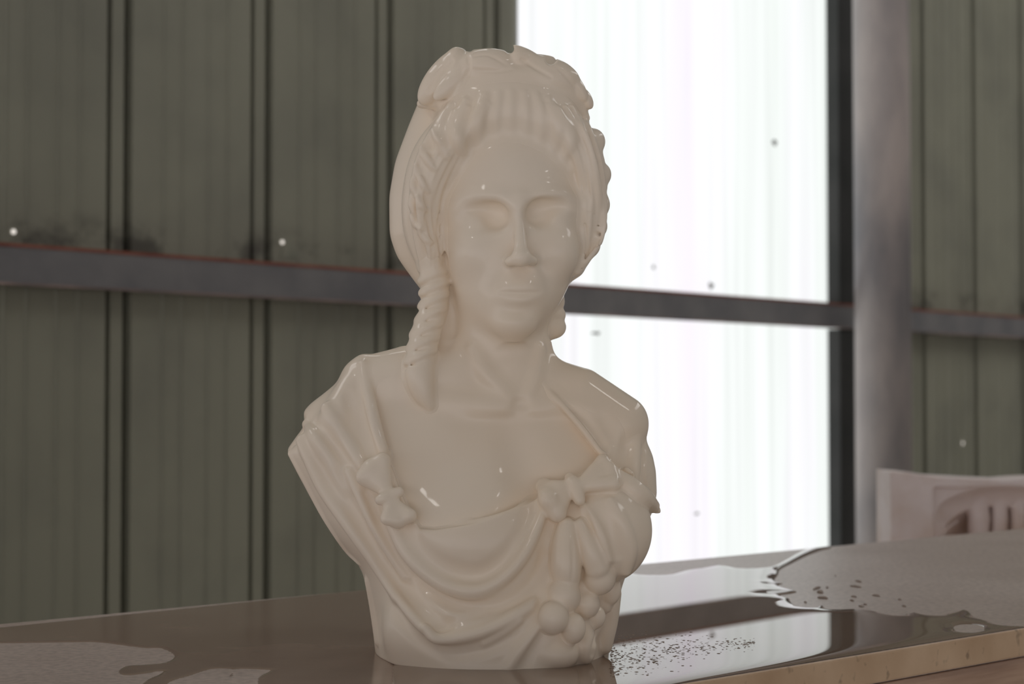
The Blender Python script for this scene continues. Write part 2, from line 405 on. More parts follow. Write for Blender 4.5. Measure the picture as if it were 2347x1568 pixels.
film('water_pool', pool_in, [tp([(2188, 1436), (2215, 1431), (2252, 1436), (2250, 1446), (2220, 1452), (2192, 1446)])], 0.0022, 0.0022, 0.007, M['water'], (-0.2, 2.6, 0.0, TW), zoff=0.0)
pool = bpy.data.objects['water_pool']
tag(pool, 'clear mirror-like pool of water right of the marble bust, reflecting the bright panel', 'water puddle')
# thin wet film left of the bust with dry islands
wet_px = [(-400, 1480), (840, 1352), (1330, 1330), (1180, 1410), (905, 1490), (900, 1700), (-400, 1900)]
dry1 = [(-300, 1478), (60, 1474), (210, 1472), (290, 1481), (335, 1486), (366, 1486), (392, 1497), (397, 1508), (376, 1519), (330, 1524), (288, 1527), (270, 1540), (285, 1548), (330, 1545), (372, 1538), (360, 1548), (325, 1568), (280, 1640), (-300, 1700)]
dry2 = [(380, 1572), (440, 1548), (485, 1534), (520, 1533), (534, 1536), (523, 1552), (536, 1549), (540, 1534), (600, 1535), (618, 1538), (590, 1555), (570, 1600), (360, 1640)]
film('wet_film', tp(wet_px), [tp(dry1), tp(dry2)], 0.003, 0.0006, 0.002, M['damp'], (-0.5, 0.9, 0.0, TW))
tag(bpy.data.objects['wet_film'], 'thin dark wet patch on the stone left of the marble bust', 'water puddle')

# droplets on the dry stone
def drop_mesh(rx, ry, h, seed=0):
    v = [(0, 0, h)]; f = []; nr, na = 5, 16
    rg = random.Random(seed); ph = rg.uniform(0, 6)
    for i in range(1, nr + 1):
        t = i / nr * math.pi / 2
        for j in range(na):
            a = 2 * math.pi * j / na; w = 1 + 0.12 * math.sin(2 * a + ph) + 0.08 * math.sin(3 * a + ph)
            v.append((rx * w * math.sin(t) * math.cos(a), ry * w * math.sin(t) * math.sin(a), h * math.cos(t)))
    for j in range(na): f.append((0, 1 + j, 1 + (j + 1) % na))
    for i in range(nr - 1):
        for j in range(na):
            p = 1 + i * na; f.append((p + j, p + na + j, p + na + (j + 1) % na, p + (j + 1) % na))
    f.append(tuple(1 + (nr - 1) * na + j for j in range(na - 1, -1, -1)))
    return v, f
drops = [(1872, 1350, 3.5, 16, 2.2, 'long streak of water pointing at the biggest drops'), (1880, 1359, 9, 9, 3.0, 'largest water drop beside the tongue of the pool'), (1885, 1372, 7, 9, 2.4, 'water drop just above the pool corner'),
         (1896, 1348, 3, 4, 1.8, 'small round water drop right of the streak'), (1968, 1334, 4, 14, 2.2, 'slanting elongated water drop in the middle of the dry stone'), (1961, 1346, 4, 12, 2.0, 'bent water drop below the slanting one'),
         (1957, 1369, 2.5, 5, 1.6, 'tiny water drop left of the round ones'), (1953, 1378, 2.5, 7, 1.7, 'narrow upright water drop near the pool edge'), (1974, 1391, 7, 7, 1.9, 'oblique water drop touching the pool edge'),
         (1983, 1387, 3, 4, 1.5, 'tiny water drop right of the oblique one'), (2008, 1367, 4, 8, 2.0, 'lone slanting water drop in the open dry area'), (2062, 1376, 3, 4, 1.6, 'small water drop far right of the pool tongue'),
         (2072, 1391, 3, 5, 1.7, 'small water drop furthest right above the pool'), (1846, 1382, 3, 4, 1.6, 'tiny water drop inside the curve of the pool edge'), (1915, 1321, 2, 3, 1.2, 'faintest water drop, highest on the dry stone')]
for i, (px, py, wx, hy, hz, lab) in enumerate(drops):
    p = on_table(px, py); sc_ = p[1] / F_PX
    v, f = drop_mesh(wx * sc_ * 0.75, min(hy, 16) * sc_ * 1.5, hz * 0.0011, i)
    o = obj_from('water_droplet', v, f, M['drop']); o.location = (p[0], p[1], TABLE_Z + 0.0002); o.rotation_euler = (0, 0, -0.5 if i in (0,) else 0.9 * random.Random(i).random())
    tag(o, lab, 'water droplet', 'water droplets on the dry stone')
# foam of tiny bubbles on the pool
rng = np.random.default_rng(5); V = []; Fc = []
cnt = 0
for i in range(2600):
    u = rng.random() ** 1.9; px = 1400 + 330 * u; cy = 1520 - 40 * u ** 0.6; py = cy + rng.normal() * (30 * (1 - u) ** 1.3 + 5)
    if py < 1452 or py > 1560 or px < 1398: continue
    p = on_table(px, py); r = (0.0003 + 0.0006 * rng.random() ** 3); e = 1 + 1.6 * rng.random()
    b0 = len(V)
    for k2 in range(2):
        for j in range(6):
            a = j * math.pi / 3; rr = r * (1.0 if k2 == 0 else 0.62)
            V.append((p[0] + rr * e * math.cos(a), p[1] + rr * math.sin(a), TABLE_Z + 0.0018 + (0 if k2 == 0 else r * 0.75)))
    V.append((p[0], p[1], TABLE_Z + 0.0018 + r * 0.95))
    for j in range(6):
        Fc.append((b0 + j, b0 + (j + 1) % 6, b0 + 6 + (j + 1) % 6, b0 + 6 + j)); Fc.append((b0 + 6 + j, b0 + 6 + (j + 1) % 6, b0 + 12))
foam = obj_from('foam_bubbles', V, Fc, M['water']); tag(foam, 'scatter of tiny bubbles floating on the pool beside the bust base', 'foam', kind='stuff')

# ------------------------------------------------------------------ implicit sculpting
Y0 = F_PX                                    # statue plane, in units from the camera
def Q(px, py, d=0.0):
    """point seen at (px, py) lying d units in front of the statue plane; sculpt frame: x, y (depth), z above table"""
    r = ray(px, py); t = (Y0 - d) / r[1]
    return np.array([r[0] * t, -d, CAM_H / U + r[2] * t])
class Field:
    def __init__(s, lo, hi, h):
        lo, hi = np.minimum(lo, hi), np.maximum(lo, hi)
        s.lo = np.floor(np.array(lo, float) / h) * h; s.h = h; s.n = np.ceil((np.array(hi) - s.lo) / h).astype(int) + 1
        s.F = np.full(s.n, 80.0, np.float32)
        s.ax = [(s.lo[i] + h * np.arange(s.n[i])).astype(np.float32) for i in range(3)]
    def sub(s, lo, hi):
        a = np.clip(np.floor((np.array(lo) - s.lo) / s.h).astype(int), 0, s.n - 1)
        b_ = np.clip(np.ceil((np.array(hi) - s.lo) / s.h).astype(int) + 1, 1, s.n)
        sl = tuple(slice(a[i], b_[i]) for i in range(3))
        g = (s.ax[0][sl[0]][:, None, None], s.ax[1][sl[1]][None, :, None], s.ax[2][sl[2]][None, None, :])
        return sl, g
    def comb(s, sl, d, k, mode):
        if any(q.stop is not None and q.stop <= q.start for q in sl): return
        A = s.F[sl]
        if mode == 'cut': d = -d
        if mode == 'add':
            r = np.minimum(A, d)
            if k: r = r - np.maximum(k - np.abs(A - d), 0) ** 2 / (4 * k)
        else:
            r = np.maximum(A, d)
            if k: r = r + np.maximum(k - np.abs(A - d), 0) ** 2 / (4 * k)
        s.F[sl] = np.clip(r, -80, 80)
    def ell(s, c, rad, k=10, rot=0.0, mode='add', roty=0.0, rotx=0.0):
        """ellipsoid; rot turns it in the picture plane (degrees, + = clockwise as seen), roty about the vertical, rotx nods"""
        c = np.asarray(c, float); rad = np.asarray(rad, float); R = rad.max() + k + 4 * s.h
        sl, (x, y, z) = s.sub(c - R, c + R)
        x = x - c[0]; y = y - c[1]; z = z - c[2]
        if roty:
            a = math.radians(roty); x, y = x * math.cos(a) + y * math.sin(a), -x * math.sin(a) + y * math.cos(a)
        if rotx:
            a = math.radians(rotx); y, z = y * math.cos(a) + z * math.sin(a), -y * math.sin(a) + z * math.cos(a)
        if rot:
            a = math.radians(rot); x, z = x * math.cos(a) - z * math.sin(a), x * math.sin(a) + z * math.cos(a)
        x = x / rad[0]; y = y / rad[1]; z = z / rad[2]
        k0 = np.sqrt(x * x + y * y + z * z) + 1e-6
        k1 = np.sqrt((x / rad[0]) ** 2 + (y / rad[1]) ** 2 + (z / rad[2]) ** 2) + 1e-9
        s.comb(sl, k0 * (k0 - 1) / k1, k, mode)
    def tube(s, P, r, k=10, mode='add', sharp=0.0):
        """round tube through 3-D points with a radius each"""
        P = np.asarray(P, float); r = np.asarray(r, float); R = r.max() + k + 4 * s.h
        sl, (x, y, z) = s.sub(P.min(0) - R, P.max(0) + R)
        if any(q.stop <= q.start for q in sl): return
        shp = s.F[sl].shape; best = np.full(shp, 80.0, np.float32)
        for i in range(len(P) - 1):
            a, b_ = P[i], P[i + 1]; e = b_ - a; L = e @ e + 1e-9
            Rr = max(r[i], r[i + 1]) + k + 3 * s.h
            sl2, (x2, y2, z2) = s.sub(np.minimum(a, b_) - Rr, np.maximum(a, b_) + Rr)
            if any(q.stop <= q.start for q in sl2): continue
            t = np.clip(((x2 - a[0]) * e[0] + (y2 - a[1]) * e[1] + (z2 - a[2]) * e[2]) / L, 0, 1)
            d = np.sqrt((x2 - a[0] - t * e[0]) ** 2 + (y2 - a[1] - t * e[1]) ** 2 + (z2 - a[2] - t * e[2]) ** 2) - (r[i] + (r[i + 1] - r[i]) * t)
            loc = tuple(slice(sl2[q].start - sl[q].start, sl2[q].stop - sl[q].start) for q in range(3))
            best[loc] = np.minimum(best[loc], d)
        s.comb(sl, best, k, mode)
    def loft(s, rows, k=10, cd=0.0, n=2.0, mode='add', smooth=6):
        """stack of flattened sections given as (py, xl, xr, front, back) in picture coordinates"""
        rows = np.array(rows, float)
        cdr = np.interp(rows[:, 0], *zip(*cd)) if isinstance(cd, (list, tuple)) else np.full(len(rows), float(cd))
        zz = np.array([Q(1173, py, c)[2] for py, c in zip(rows[:, 0], cdr)]); o = np.argsort(zz)
        xl = np.array([Q(a, py, c)[0] for (py, a), c in zip(rows[:, :2], cdr)]); xr = np.array([Q(a, py, c)[0] for (py, a), c in zip(rows[:, (0, 2)], cdr)])
        fr, bk = rows[:, 3], rows[:, 4]
        zf = s.ax[2].astype(float); g = [np.interp(zf, zz[o], q[o]) for q in (xl, xr, fr, bk, cdr)]
        if smooth:
            m_ = max(1, int(smooth / s.h)); ker = np.ones(2 * m_ + 1) / (2 * m_ + 1)
            g = [np.convolve(np.pad(np.convolve(np.pad(q, m_, 'edge'), ker, 'valid'), m_, 'edge'), ker, 'valid') for q in g]
        XL, XR, FR, BK, CD = g
        z0, z1 = zz.min(), zz.max()
        x = s.ax[0][:, None, None]; y = s.ax[1][None, :, None]; z = s.ax[2][None, None, :]
        cx = ((XL + XR) / 2)[None, None, :].astype(np.float32); rx = ((XR - XL) / 2)[None, None, :].astype(np.float32)
        cy = (-CD)[None, None, :].astype(np.float32); rf = (FR - CD)[None, None, :].astype(np.float32); rb = np.maximum(CD - BK, 30)[None, None, :].astype(np.float32)
        dx = np.abs(x - cx); dy = y - cy; ry = np.where(dy < 0, rf, rb); dy = np.abs(dy)
        qx = dx / rx; qy = dy / ry
        q = (qx ** n + qy ** n + 1e-9) ** (1 / n)
        gr = np.sqrt((qx ** (n - 1) / rx) ** 2 + (qy ** (n - 1) / ry) ** 2) / np.maximum(q, 1e-3) ** (n - 1) + 1e-6
        d = (q - 1) / gr
        d = np.maximum(d, np.maximum(z0 - z, z - z1))
        s.comb((slice(None),) * 3, d.astype(np.float32), k, mode)
    def region(s, P, k=6, depth=None, mode='cut', soft=None):
        """cut or keep what lies inside a picture-plane outline, swept along the line of sight, in front of depth"""
        x = s.ax[0][:, None, None].astype(np.float64); y = s.ax[1][None, :, None]; z = s.ax[2][None, None, :]
        # the outline is swept straight back through its mean depth
        P3 = np.array([Q(a, b_, depth[1] if depth else 0) for a, b_ in P])
        g = poly_sdf(P3[:, (0, 2)], *np.meshgrid(s.ax[0].astype(float), s.ax[2].astype(float), indexing='ij'))
        d = np.broadcast_to(g[:, None, :], s.F.shape).astype(np.float32)
        if depth: d = np.maximum(d, y + depth[0])
        s.comb((slice(None),) * 3, d, k, mode)
    def merged(s, others, k):
        """this piece with a fillet of width k where it meets its neighbours"""
        O = np.full(s.F.shape, 80.0, np.float32)
        for o in others:
            off = np.round((o.lo - s.lo) / s.h).astype(int); a = np.maximum(off, 0); b_ = np.minimum(off + o.n, s.n)
            if (b_ <= a).any(): continue
            me = tuple(slice(a[i], b_[i]) for i in range(3)); ot = tuple(slice(a[i] - off[i], b_[i] - off[i]) for i in range(3))
            O[me] = np.minimum(O[me], o.F[ot])
        P = s.F; r = np.minimum(P, O) - np.maximum(k - np.abs(P - O), 0) ** 2 / (4 * k)
        t = Field.__new__(Field); t.lo, t.h, t.n, t.ax = s.lo, s.h, s.n, s.ax
        t.F = np.maximum(r, P - k * 0.9); return t
    def plane_z(s, z, k=0):
        d = np.broadcast_to((z - s.ax[2])[None, None, :], s.F.shape); s.comb((slice(None),) * 3, d, k, 'isect')
    def val(s, p):
        """trilinear value at points (n,3)"""
        u = (p - s.lo) / s.h; out = np.full(len(p), 80.0)
        ok = np.all((u >= 0) & (u < s.n - 1.001), 1); u = u[ok]; i = u.astype(int); f_ = u - i; r = 0
        for a in (0, 1):
            for b_ in (0, 1):
                for c_ in (0, 1):
                    w_ = (f_[:, 0] if a else 1 - f_[:, 0]) * (f_[:, 1] if b_ else 1 - f_[:, 1]) * (f_[:, 2] if c_ else 1 - f_[:, 2])
                    r = r + w_ * s.F[i[:, 0] + a, i[:, 1] + b_, i[:, 2] + c_]
        out[ok] = r; return out
    def mesh(s, relax=2):
        F = s.F.copy()
        F[0] = F[-1] = 5; F[:, 0] = F[:, -1] = 5; F[:, :, 0] = F[:, :, -1] = 5
        I = F < 0; n = np.array(F.shape) - 1
        c = np.zeros(n, np.uint8)
        for a in (0, 1):
            for b_ in (0, 1):
                for d in (0, 1): c += I[a:n[0] + a, b_:n[1] + b_, d:n[2] + d]
        act = (c > 0) & (c < 8); ids = np.full(n, -1, np.int64); cells = np.argwhere(act); ids[act] = np.arange(len(cells))
        acc = np.zeros((len(cells), 3)); cnt = np.zeros(len(cells))
        cor = [(a, b_, d) for a in (0, 1) for b_ in (0, 1) for d in (0, 1)]
        vals = {q: F[cells[:, 0] + q[0], cells[:, 1] + q[1], cells[:, 2] + q[2]].astype(float) for q in cor}
        for q in cor:
            for ax in range(3):
                if q[ax]: continue
                q2 = list(q); q2[ax] = 1; q2 = tuple(q2); va, vb = vals[q], vals[q2]
                m_ = (va < 0) != (vb < 0); t = np.where(m_, va / np.where(m_, va - vb, 1), 0)
                pos = np.tile(np.array(q, float), (len(cells), 1)); pos[:, ax] += t
                acc[m_] += pos[m_]; cnt[m_] += 1
        V = s.lo + s.h * (cells + acc / np.maximum(cnt, 1)[:, None])
        faces = []
        for ax in range(3):
            o1, o2 = [(1, 2), (2, 0), (0, 1)][ax]
            sl0 = [slice(None)] * 3; sl1 = [slice(None)] * 3; sl0[ax] = slice(0, -1); sl1[ax] = slice(1, None)
            a, b_ = I[tuple(sl0)], I[tuple(sl1)]
            for flip, msk in ((0, a & ~b_), (1, ~a & b_)):
                e = np.argwhere(msk); e = e[(e[:, o1] > 0) & (e[:, o2] > 0) & (e[:, o1] < F.shape[o1] - 1) & (e[:, o2] < F.shape[o2] - 1)]
                def cid(d1, d2):
                    g = e.copy(); g[:, o1] -= d1; g[:, o2] -= d2; return ids[g[:, 0], g[:, 1], g[:, 2]]
                qd = [cid(1, 1), cid(0, 1), cid(0, 0), cid(1, 0)]
                if flip: qd = qd[::-1]
                faces.append(np.stack(qd, 1))
        Fc = np.concatenate(faces)
        Fc = Fc[(Fc >= 0).all(1)]
        for _ in range(relax):
            acc = np.zeros_like(V); cn = np.zeros(len(V))
            for ax in range(3):
                t = np.zeros(len(V))
                for a in range(4): t += np.bincount(Fc[:, a], V[Fc[:, (a + 1) % 4], ax] + V[Fc[:, (a + 3) % 4], ax], len(V))
                acc[:, ax] = t
            for a in range(4): cn += 2 * np.bincount(Fc[:, a], minlength=len(V))
            V = V * 0.5 + 0.5 * acc / np.maximum(cn, 1)[:, None]
        return V, Fc
def surf(pts, fields, default=60.0):
    """depth d of the first surface met along the line of sight through each (px, py)"""
    ds = np.arange(330, -330, -3.0); out = []
    for px, py in pts:
        r = ray(px, py); t = (Y0 - ds) / r[1]; P = np.stack([r[0] * t, -ds, CAM_H / U + r[2] * t], 1)
        v = np.min([f_.val(P) for f_ in fields], 0); i = np.argmax(v < 0)
        if v[i] >= 0: out.append(None); continue
        if i == 0: out.append(ds[0]); continue
        t = v[i - 1] / (v[i - 1] - v[i]); out.append(ds[i - 1] + t * (ds[i] - ds[i - 1]))
    kn = [q for q in out if q is not None]
    if not kn: return [default] * len(out)
    res = []
    for i, q in enumerate(out):
        if q is None:
            j = min((j for j in range(len(out)) if out[j] is not None), key=lambda j: abs(j - i)); q = out[j]
        res.append(q)
    return res
def catmull(P, m_=5):
    P = np.asarray(P, float)
    if len(P) < 3: 
        return np.array([P[0] + (P[-1] - P[0]) * t for t in np.linspace(0, 1, m_ + 1)])
    E = np.vstack([2 * P[0] - P[1], P, 2 * P[-1] - P[-2]]); out = []
    for i in range(1, len(E) - 2):
        for t in np.arange(m_) / m_:
            a, b_, c_, d = E[i - 1], E[i], E[i + 1], E[i + 2]
            out.append(0.5 * ((2 * b_) + (c_ - a) * t + (2 * a - 5 * b_ + 4 * c_ - d) * t * t + (3 * b_ - a - 3 * c_ + d) * t ** 3))
    out.append(P[-1]); return np.array(out)
def ridge(F, pts, k=12, off=0.0, mode='add', on=None, sm=5, smooth_d=True):
    """tube laid along the surface: pts are (px, py, radius[, extra offset]); its axis lies 'off' in front of the surface"""
    pp = catmull([(p[0], p[1], p[2], (p[3] if len(p) > 3 else 0.0)) for p in pts], sm)
    d = np.array(surf(pp[:, :2], on or [F]))
    if smooth_d and len(d) > 4:
        for _ in range(2): d = np.convolve(np.pad(d, 1, 'edge'), [0.25, 0.5, 0.25], 'valid')
    P = [Q(a[0], a[1], dd + off + a[3]) for a, dd in zip(pp, d)]
    F.tube(P, np.maximum(pp[:, 2], 0.8), k, mode)
def lump(F, px, py, rad, off=0.0, k=12, rot=0.0, mode='add', on=None, d=None, roty=0.0, rotx=0.0):
    if d is None: d = surf([(px, py)], on or [F])[0]
    F.ell(Q(px, py, d + off), rad, k, rot, mode, roty, rotx)

GH = 2.5                        # sculpting lattice, in units
import time; T_START = time.time()
def clk(s): print('   [%5.1fs] %s' % (time.time() - T_START, s))

#@@BUST
exec_bust = True
# ---- torso outline shared by the body and the drapery
TORSO = [(780, 985, 1225, 20, -60), (800, 935, 1232, 40, -70), (820, 832, 1246, 55, -85), (835, 812, 1262, 65, -92), (860, 792, 1325, 80, -105), (900, 745, 1398, 100, -118), (925, 712, 1432, 110, -124), (943, 696, 1452, 116, -128),
         (965, 698, 1468, 124, -130), (982, 694, 1470, 130, -132), (1000, 680, 1476, 138, -132), (1030, 659, 1490, 148, -132), (1045, 662, 1496, 154, -132), (1080, 680, 1503, 165, -130), (1130, 707, 1505, 180, -125), (1160, 724, 1500, 188, -122),
         (1190, 741, 1487, 196, -120), (1230, 770, 1486, 202, -118), (1260, 797, 1474, 206, -118), (1285, 819, 1461, 208, -118), (1310, 832, 1436, 208, -120), (1345, 842, 1424, 208, -126), (1380, 849, 1416, 208, -160), (1410, 853, 1410, 212, -178),
         (1440, 857, 1392, 220, -190), (1470, 860, 1395, 230, -205), (1485, 862, 1396, 238, -210), (1560, 868, 1396, 250, -215)]
B = Field(Q(640, 1560, 0) - [0, 270, 20], Q(1530, 150, 0) + [0, 200, 0], GH)
# chest and inner trunk
TCD = [(1100, 0), (1250, -30), (1400, -88), (1500, -112)]
inner = [(p, a + (14 if p > 850 else 6), b_ - 14, f_ - 26, bk + 14) for p, a, b_, f_, bk in TORSO if p > 795]
B.loft(inner, 0, TCD, 2.2, smooth=14)
# shoulders and chest planes
B.tube([Q(840, 880, 10), Q(980, 860, 20), Q(1150, 850, 10)], [60, 62, 50], 40)
B.tube([Q(1200, 850, 10), Q(1330, 905, 20), Q(1420, 970, 20)], [46, 62, 66], 40)
B.ell(Q(1085, 1225, 100), (160, 104, 118), 60)
B.ell(Q(1385, 1215, 94), (105, 96, 105), 50)
# neck
B.loft([(690, 1048, 1250, 95, -110), (760, 1044, 1256, 92, -108), (820, 1040, 1256, 84, -108), (862, 1036, 1260, 84, -112), (900, 1020, 1285, 90, -116), (930, 990, 1315, 92, -116)], 46, -8, 2.0)
# skull and face
B.ell(Q(1165, 420, -70), (150, 200, 215), 0)
B.loft([(318, 1062, 1292, 92, -120), (345, 1045, 1306, 112, -120), (400, 1027, 1326, 132, -120), (450, 1019, 1332, 141, -120), (500, 1016, 1334, 143, -120), (560, 1018, 1331, 143, -115), (610, 1026, 1321, 144, -110),
        (650, 1037, 1306, 146, -105), (690, 1052, 1287, 146, -95), (720, 1070, 1268, 143, -80), (745, 1092, 1247, 138, -60), (765, 1118, 1226, 128, -40), (780, 1150, 1203, 108, -20)], 30, 22, 2.15, smooth=12)
clk('body base')
# chin, cheeks, muzzle
B.ell(Q(1180, 740, 118), (46, 40, 34), 30)
B.ell(Q(1094, 578, 92), (46, 48, 52), 34); B.ell(Q(1281, 576, 90), (42, 48, 52), 34)
B.ell(Q(1188, 670, 108), (58, 44, 46), 36)
# brow and nose
for L in ([(1046, 478, 74), (1072, 462, 100), (1108, 455, 120), (1148, 461, 134), (1172, 474, 140)], [(1212, 474, 140), (1234, 459, 132), (1270, 452, 116), (1302, 460, 94), (1322, 476, 72)]):
    B.tube(catmull([Q(*p) for p in L]), np.full(5 * 4 + 1, 13.0), 34)
B.tube(catmull([Q(1193, 455, 134), Q(1192, 500, 146), Q(1193, 550, 164), Q(1195, 590, 184)]), np.interp(np.arange(16), [0, 5, 10, 15], [18, 13, 14.5, 18]), 16)
B.ell(Q(1195, 592, 186), (21, 20, 19), 10)
B.ell(Q(1169, 600, 160), (14, 22, 12), 16); B.ell(Q(1221, 598, 158), (13, 22, 12), 16)
# eye sockets, lids
for cx, cy in ((1106, 494), (1266, 487)):
    s_ = -1 if cx < 1190 else 1
    B.ell(Q(cx - s_ * 7, cy, 154), (52, 38, 29), 26, mode='cut')
    B.ell(Q(cx - s_ * 28, cy + 3, 150), (20, 28, 21), 20, mode='cut')
    B.ell(Q(cx + s_ * 2, cy + 7, 94), (35, 34, 25), 8)
    up_ = [(cx - 40, cy + 10, 2), (cx - 26, cy - 8, 3.4), (cx, cy - 15, 4.0), (cx + 26, cy - 9, 3.4), (cx + 42, cy + 9, 2)]
    ridge(B, up_, 5, 0.5)
    ridge(B, [(cx - 36, cy + 16, 2), (cx - 18, cy + 24, 2.8), (cx + 6, cy + 26, 3), (cx + 36, cy + 14, 2)], 6, 0)
    ridge(B, [(cx - 36, cy + 12, 2), (cx - 15, cy + 7, 2.6), (cx + 10, cy + 7, 2.6), (cx + 38, cy + 10, 2)], 6, 1, mode='cut')
# nostril shadows and philtrum
ridge(B, [(1170, 613, 5), (1182, 616, 6)], 5, 0, 'cut'); ridge(B, [(1208, 616, 6), (1219, 612, 5)], 5, 0, 'cut')
ridge(B, [(1194, 624, 4), (1193, 646, 5)], 8, 3, 'cut')
# lips
ridge(B, [(1136, 671, 4), (1160, 661, 8), (1182, 656, 9), (1193, 659, 8), (1204, 656, 9), (1226, 661, 8), (1248, 669, 4)], 8, -1)
ridge(B, [(1144, 679, 4), (1168, 687, 9), (1193, 690, 10.5), (1218, 686, 9), (1240, 676, 4)], 8, -2)
ridge(B, [(1134, 671, 3), (1162, 671, 3), (1193, 673, 3.4), (1224, 670, 3), (1250, 668, 3)], 6, 1, 'cut')
ridge(B, [(1160, 708, 7), (1192, 712, 9), (1222, 706, 7)], 16, 5, 'cut')
# folds from nose to mouth
ridge(B, [(1150, 612, 3), (1134, 640, 5), (1126, 664, 3)], 14, 3, 'cut'); ridge(B, [(1240, 610, 3), (1256, 636, 5), (1260, 660, 3)], 14, 3, 'cut')
# throat, collar bones
ridge(B, [(1084, 800, 8), (1118, 860, 15), (1178, 918, 7)], 22, -6)
ridge(B, [(1238, 800, 8), (1228, 860, 12), (1208, 918, 6)], 20, -5)
ridge(B, [(1000, 915, 6), (1090, 926, 11), (1150, 932, 4)], 34, -8); ridge(B, [(1236, 932, 4), (1290, 925, 11), (1350, 940, 8)], 34, -8)
lump(B, 1193, 925, (18, 12, 15), 4, 14, mode='cut')
# cleavage
ridge(B, [(1180, 1010, 14), (1212, 1080, 22), (1224, 1130, 26), (1200, 1190, 22)], 70, 20, 'cut')
# soften the carving of the face
def soften(F, p0, p1, n_, edge=30.0):
    a, b_ = np.minimum(p0, p1), np.maximum(p0, p1); sl, g = F.sub(a, b_); A = F.F[sl].copy(); S = A.copy()
    for _ in range(n_):
        for ax in range(3):
            P = np.pad(S, [(1, 1) if i == ax else (0, 0) for i in range(3)], 'edge'); m_ = S.shape[ax]
            S = (np.take(P, range(m_), ax) + 2 * S + np.take(P, range(2, m_ + 2), ax)) * 0.25
    w_ = 1.0
    for i in range(3):
        t = np.clip(np.minimum(g[i] - a[i], b_[i] - g[i]) / edge, 0, 1); w_ = w_ * (t * t * (3 - 2 * t))
    F.F[sl] = A + (S - A) * w_
soften(B, Q(990, 760, -10), Q(1360, 380, 300), 8)
soften(B, Q(1090, 735, 0), Q(1300, 600, 300), 9, 24.0)
ridge(B, [(1144, 671, 2), (1168, 671, 2.4), (1193, 673, 2.6), (1218, 671, 2.4), (1242, 669, 2)], 5, 1, 'cut')
for cx, cy in ((1106, 494), (1266, 487)):
    ridge(B, [(cx - 34, cy + 12, 1.6), (cx - 15, cy + 8, 2.2), (cx + 10, cy + 8, 2.2), (cx + 34, cy + 10, 1.6)], 5, 1, mode='cut')
for cx, cy, s_ in ((1106, 494, -1), (1266, 487, 1)):
    lump(B, cx - s_ * 30, cy + 2, (24, 18, 24), 4, 24, mode='cut'); lump(B, cx - s_ * 2, cy - 14, (38, 14, 12), 4, 20, mode='cut')
soften(B, Q(1010, 560, -10), Q(1350, 420, 300), 12, 24.0)
soften(B, Q(850, 1210, -60), Q(1400, 870, 300), 9, 40.0)
TBL = 0.0
B.plane_z(TBL)
clk('body')

# ---- drapery
D = Field(Q(635, 1560, 0) - [0, 290, 20], Q(1540, 755, 0) + [0, 200, 0], GH)
D.loft(TORSO, 0, TCD, 2.2, smooth=5)
# left shoulder cloth
D.tube(catmull([Q(835, 838, 20), Q(800, 900, 50), Q(770, 960, 70), Q(745, 1010, 70)]), np.interp(np.arange(16), [0, 15], [26, 40]), 30)
# bosom under the cloth
D.ell(Q(1088, 1238, 130), (164, 108, 122), 30)
D.ell(Q(1392, 1215, 112), (98, 98, 116), 34)
D.ell(Q(1120, 1440, 120), (230, 118, 130), 50)
clk('drape base')
neck_open = [(846, 884), (880, 868), (925, 850), (960, 800), (960, 600), (1262, 600), (1256, 830), (1246, 878), (1268, 912), (1300, 948), (1330, 985), (1356, 1018), (1382, 1050),
             (1350, 1080), (1300, 1100), (1262, 1112), (1228, 1140), (1180, 1166), (1120, 1184), (1060, 1196), (1000, 1206), (968, 1204), (938, 1160), (920, 1120), (905, 1080), (888, 1040), (875, 1000), (862, 950), (852, 915)]
D.region(neck_open, 6, (-20, 100))
for p, r_ in (((1150, 820, 0), 10),): pass
# hem rolls along the opening
ridge(D, [(846, 880, 7), (853, 930, 9), (866, 980, 9), (882, 1030, 9), (900, 1062, 8)], 10, 0)
ridge(D, [(975, 1210, 6), (1050, 1204, 8), (1120, 1192, 8), (1180, 1172, 8), (1228, 1140, 8)], 12, -2)
# left shoulder folds
ridge(D, [(832, 835, 9), (838, 880, 11), (848, 930, 11), (858, 985, 11), (872, 1035, 9)], 14, -1)
ridge(D, [(800, 905, 9), (818, 960, 13), (838, 1015, 14), (855, 1060, 10)], 18, 8, 'cut')
ridge(D, [(748, 935, 12), (770, 975, 15), (798, 1020, 16), (826, 1068, 12)], 16, -3)
ridge(D, [(716, 968, 8), (745, 1000, 12), (775, 1040, 13), (806, 1085, 10)], 16, 7, 'cut')
ridge(D, [(700, 972, 7), (726, 1010, 12), (760, 1060, 14), (800, 1125, 13)], 16, -3)
ridge(D, [(696, 985, 4), (686, 1005, 5), (670, 1020, 4)], 8, 4, 'cut')
# long diagonal folds down the left side
ridge(D, [(690, 1010, 12), (735, 1110, 15), (790, 1190, 16), (850, 1275, 15), (910, 1365, 14), (960, 1430, 12), (1000, 1466, 9)], 16, 5)
ridge(D, [(780, 1080, 10), (815, 1170, 12), (860, 1245, 14), (905, 1310, 14), (960, 1380, 12), (1020, 1432, 8)], 22, 1, 'cut')
ridge(D, [(800, 1080, 8), (838, 1160, 12), (878, 1240, 12), (930, 1320, 11)], 16, 1)
ridge(D, [(845, 1130, 10), (880, 1210, 13), (925, 1290, 14), (985, 1352, 14), (1060, 1388, 14), (1150, 1386, 13), (1215, 1345, 11), (1250, 1280, 9)], 20, 1, 'cut')
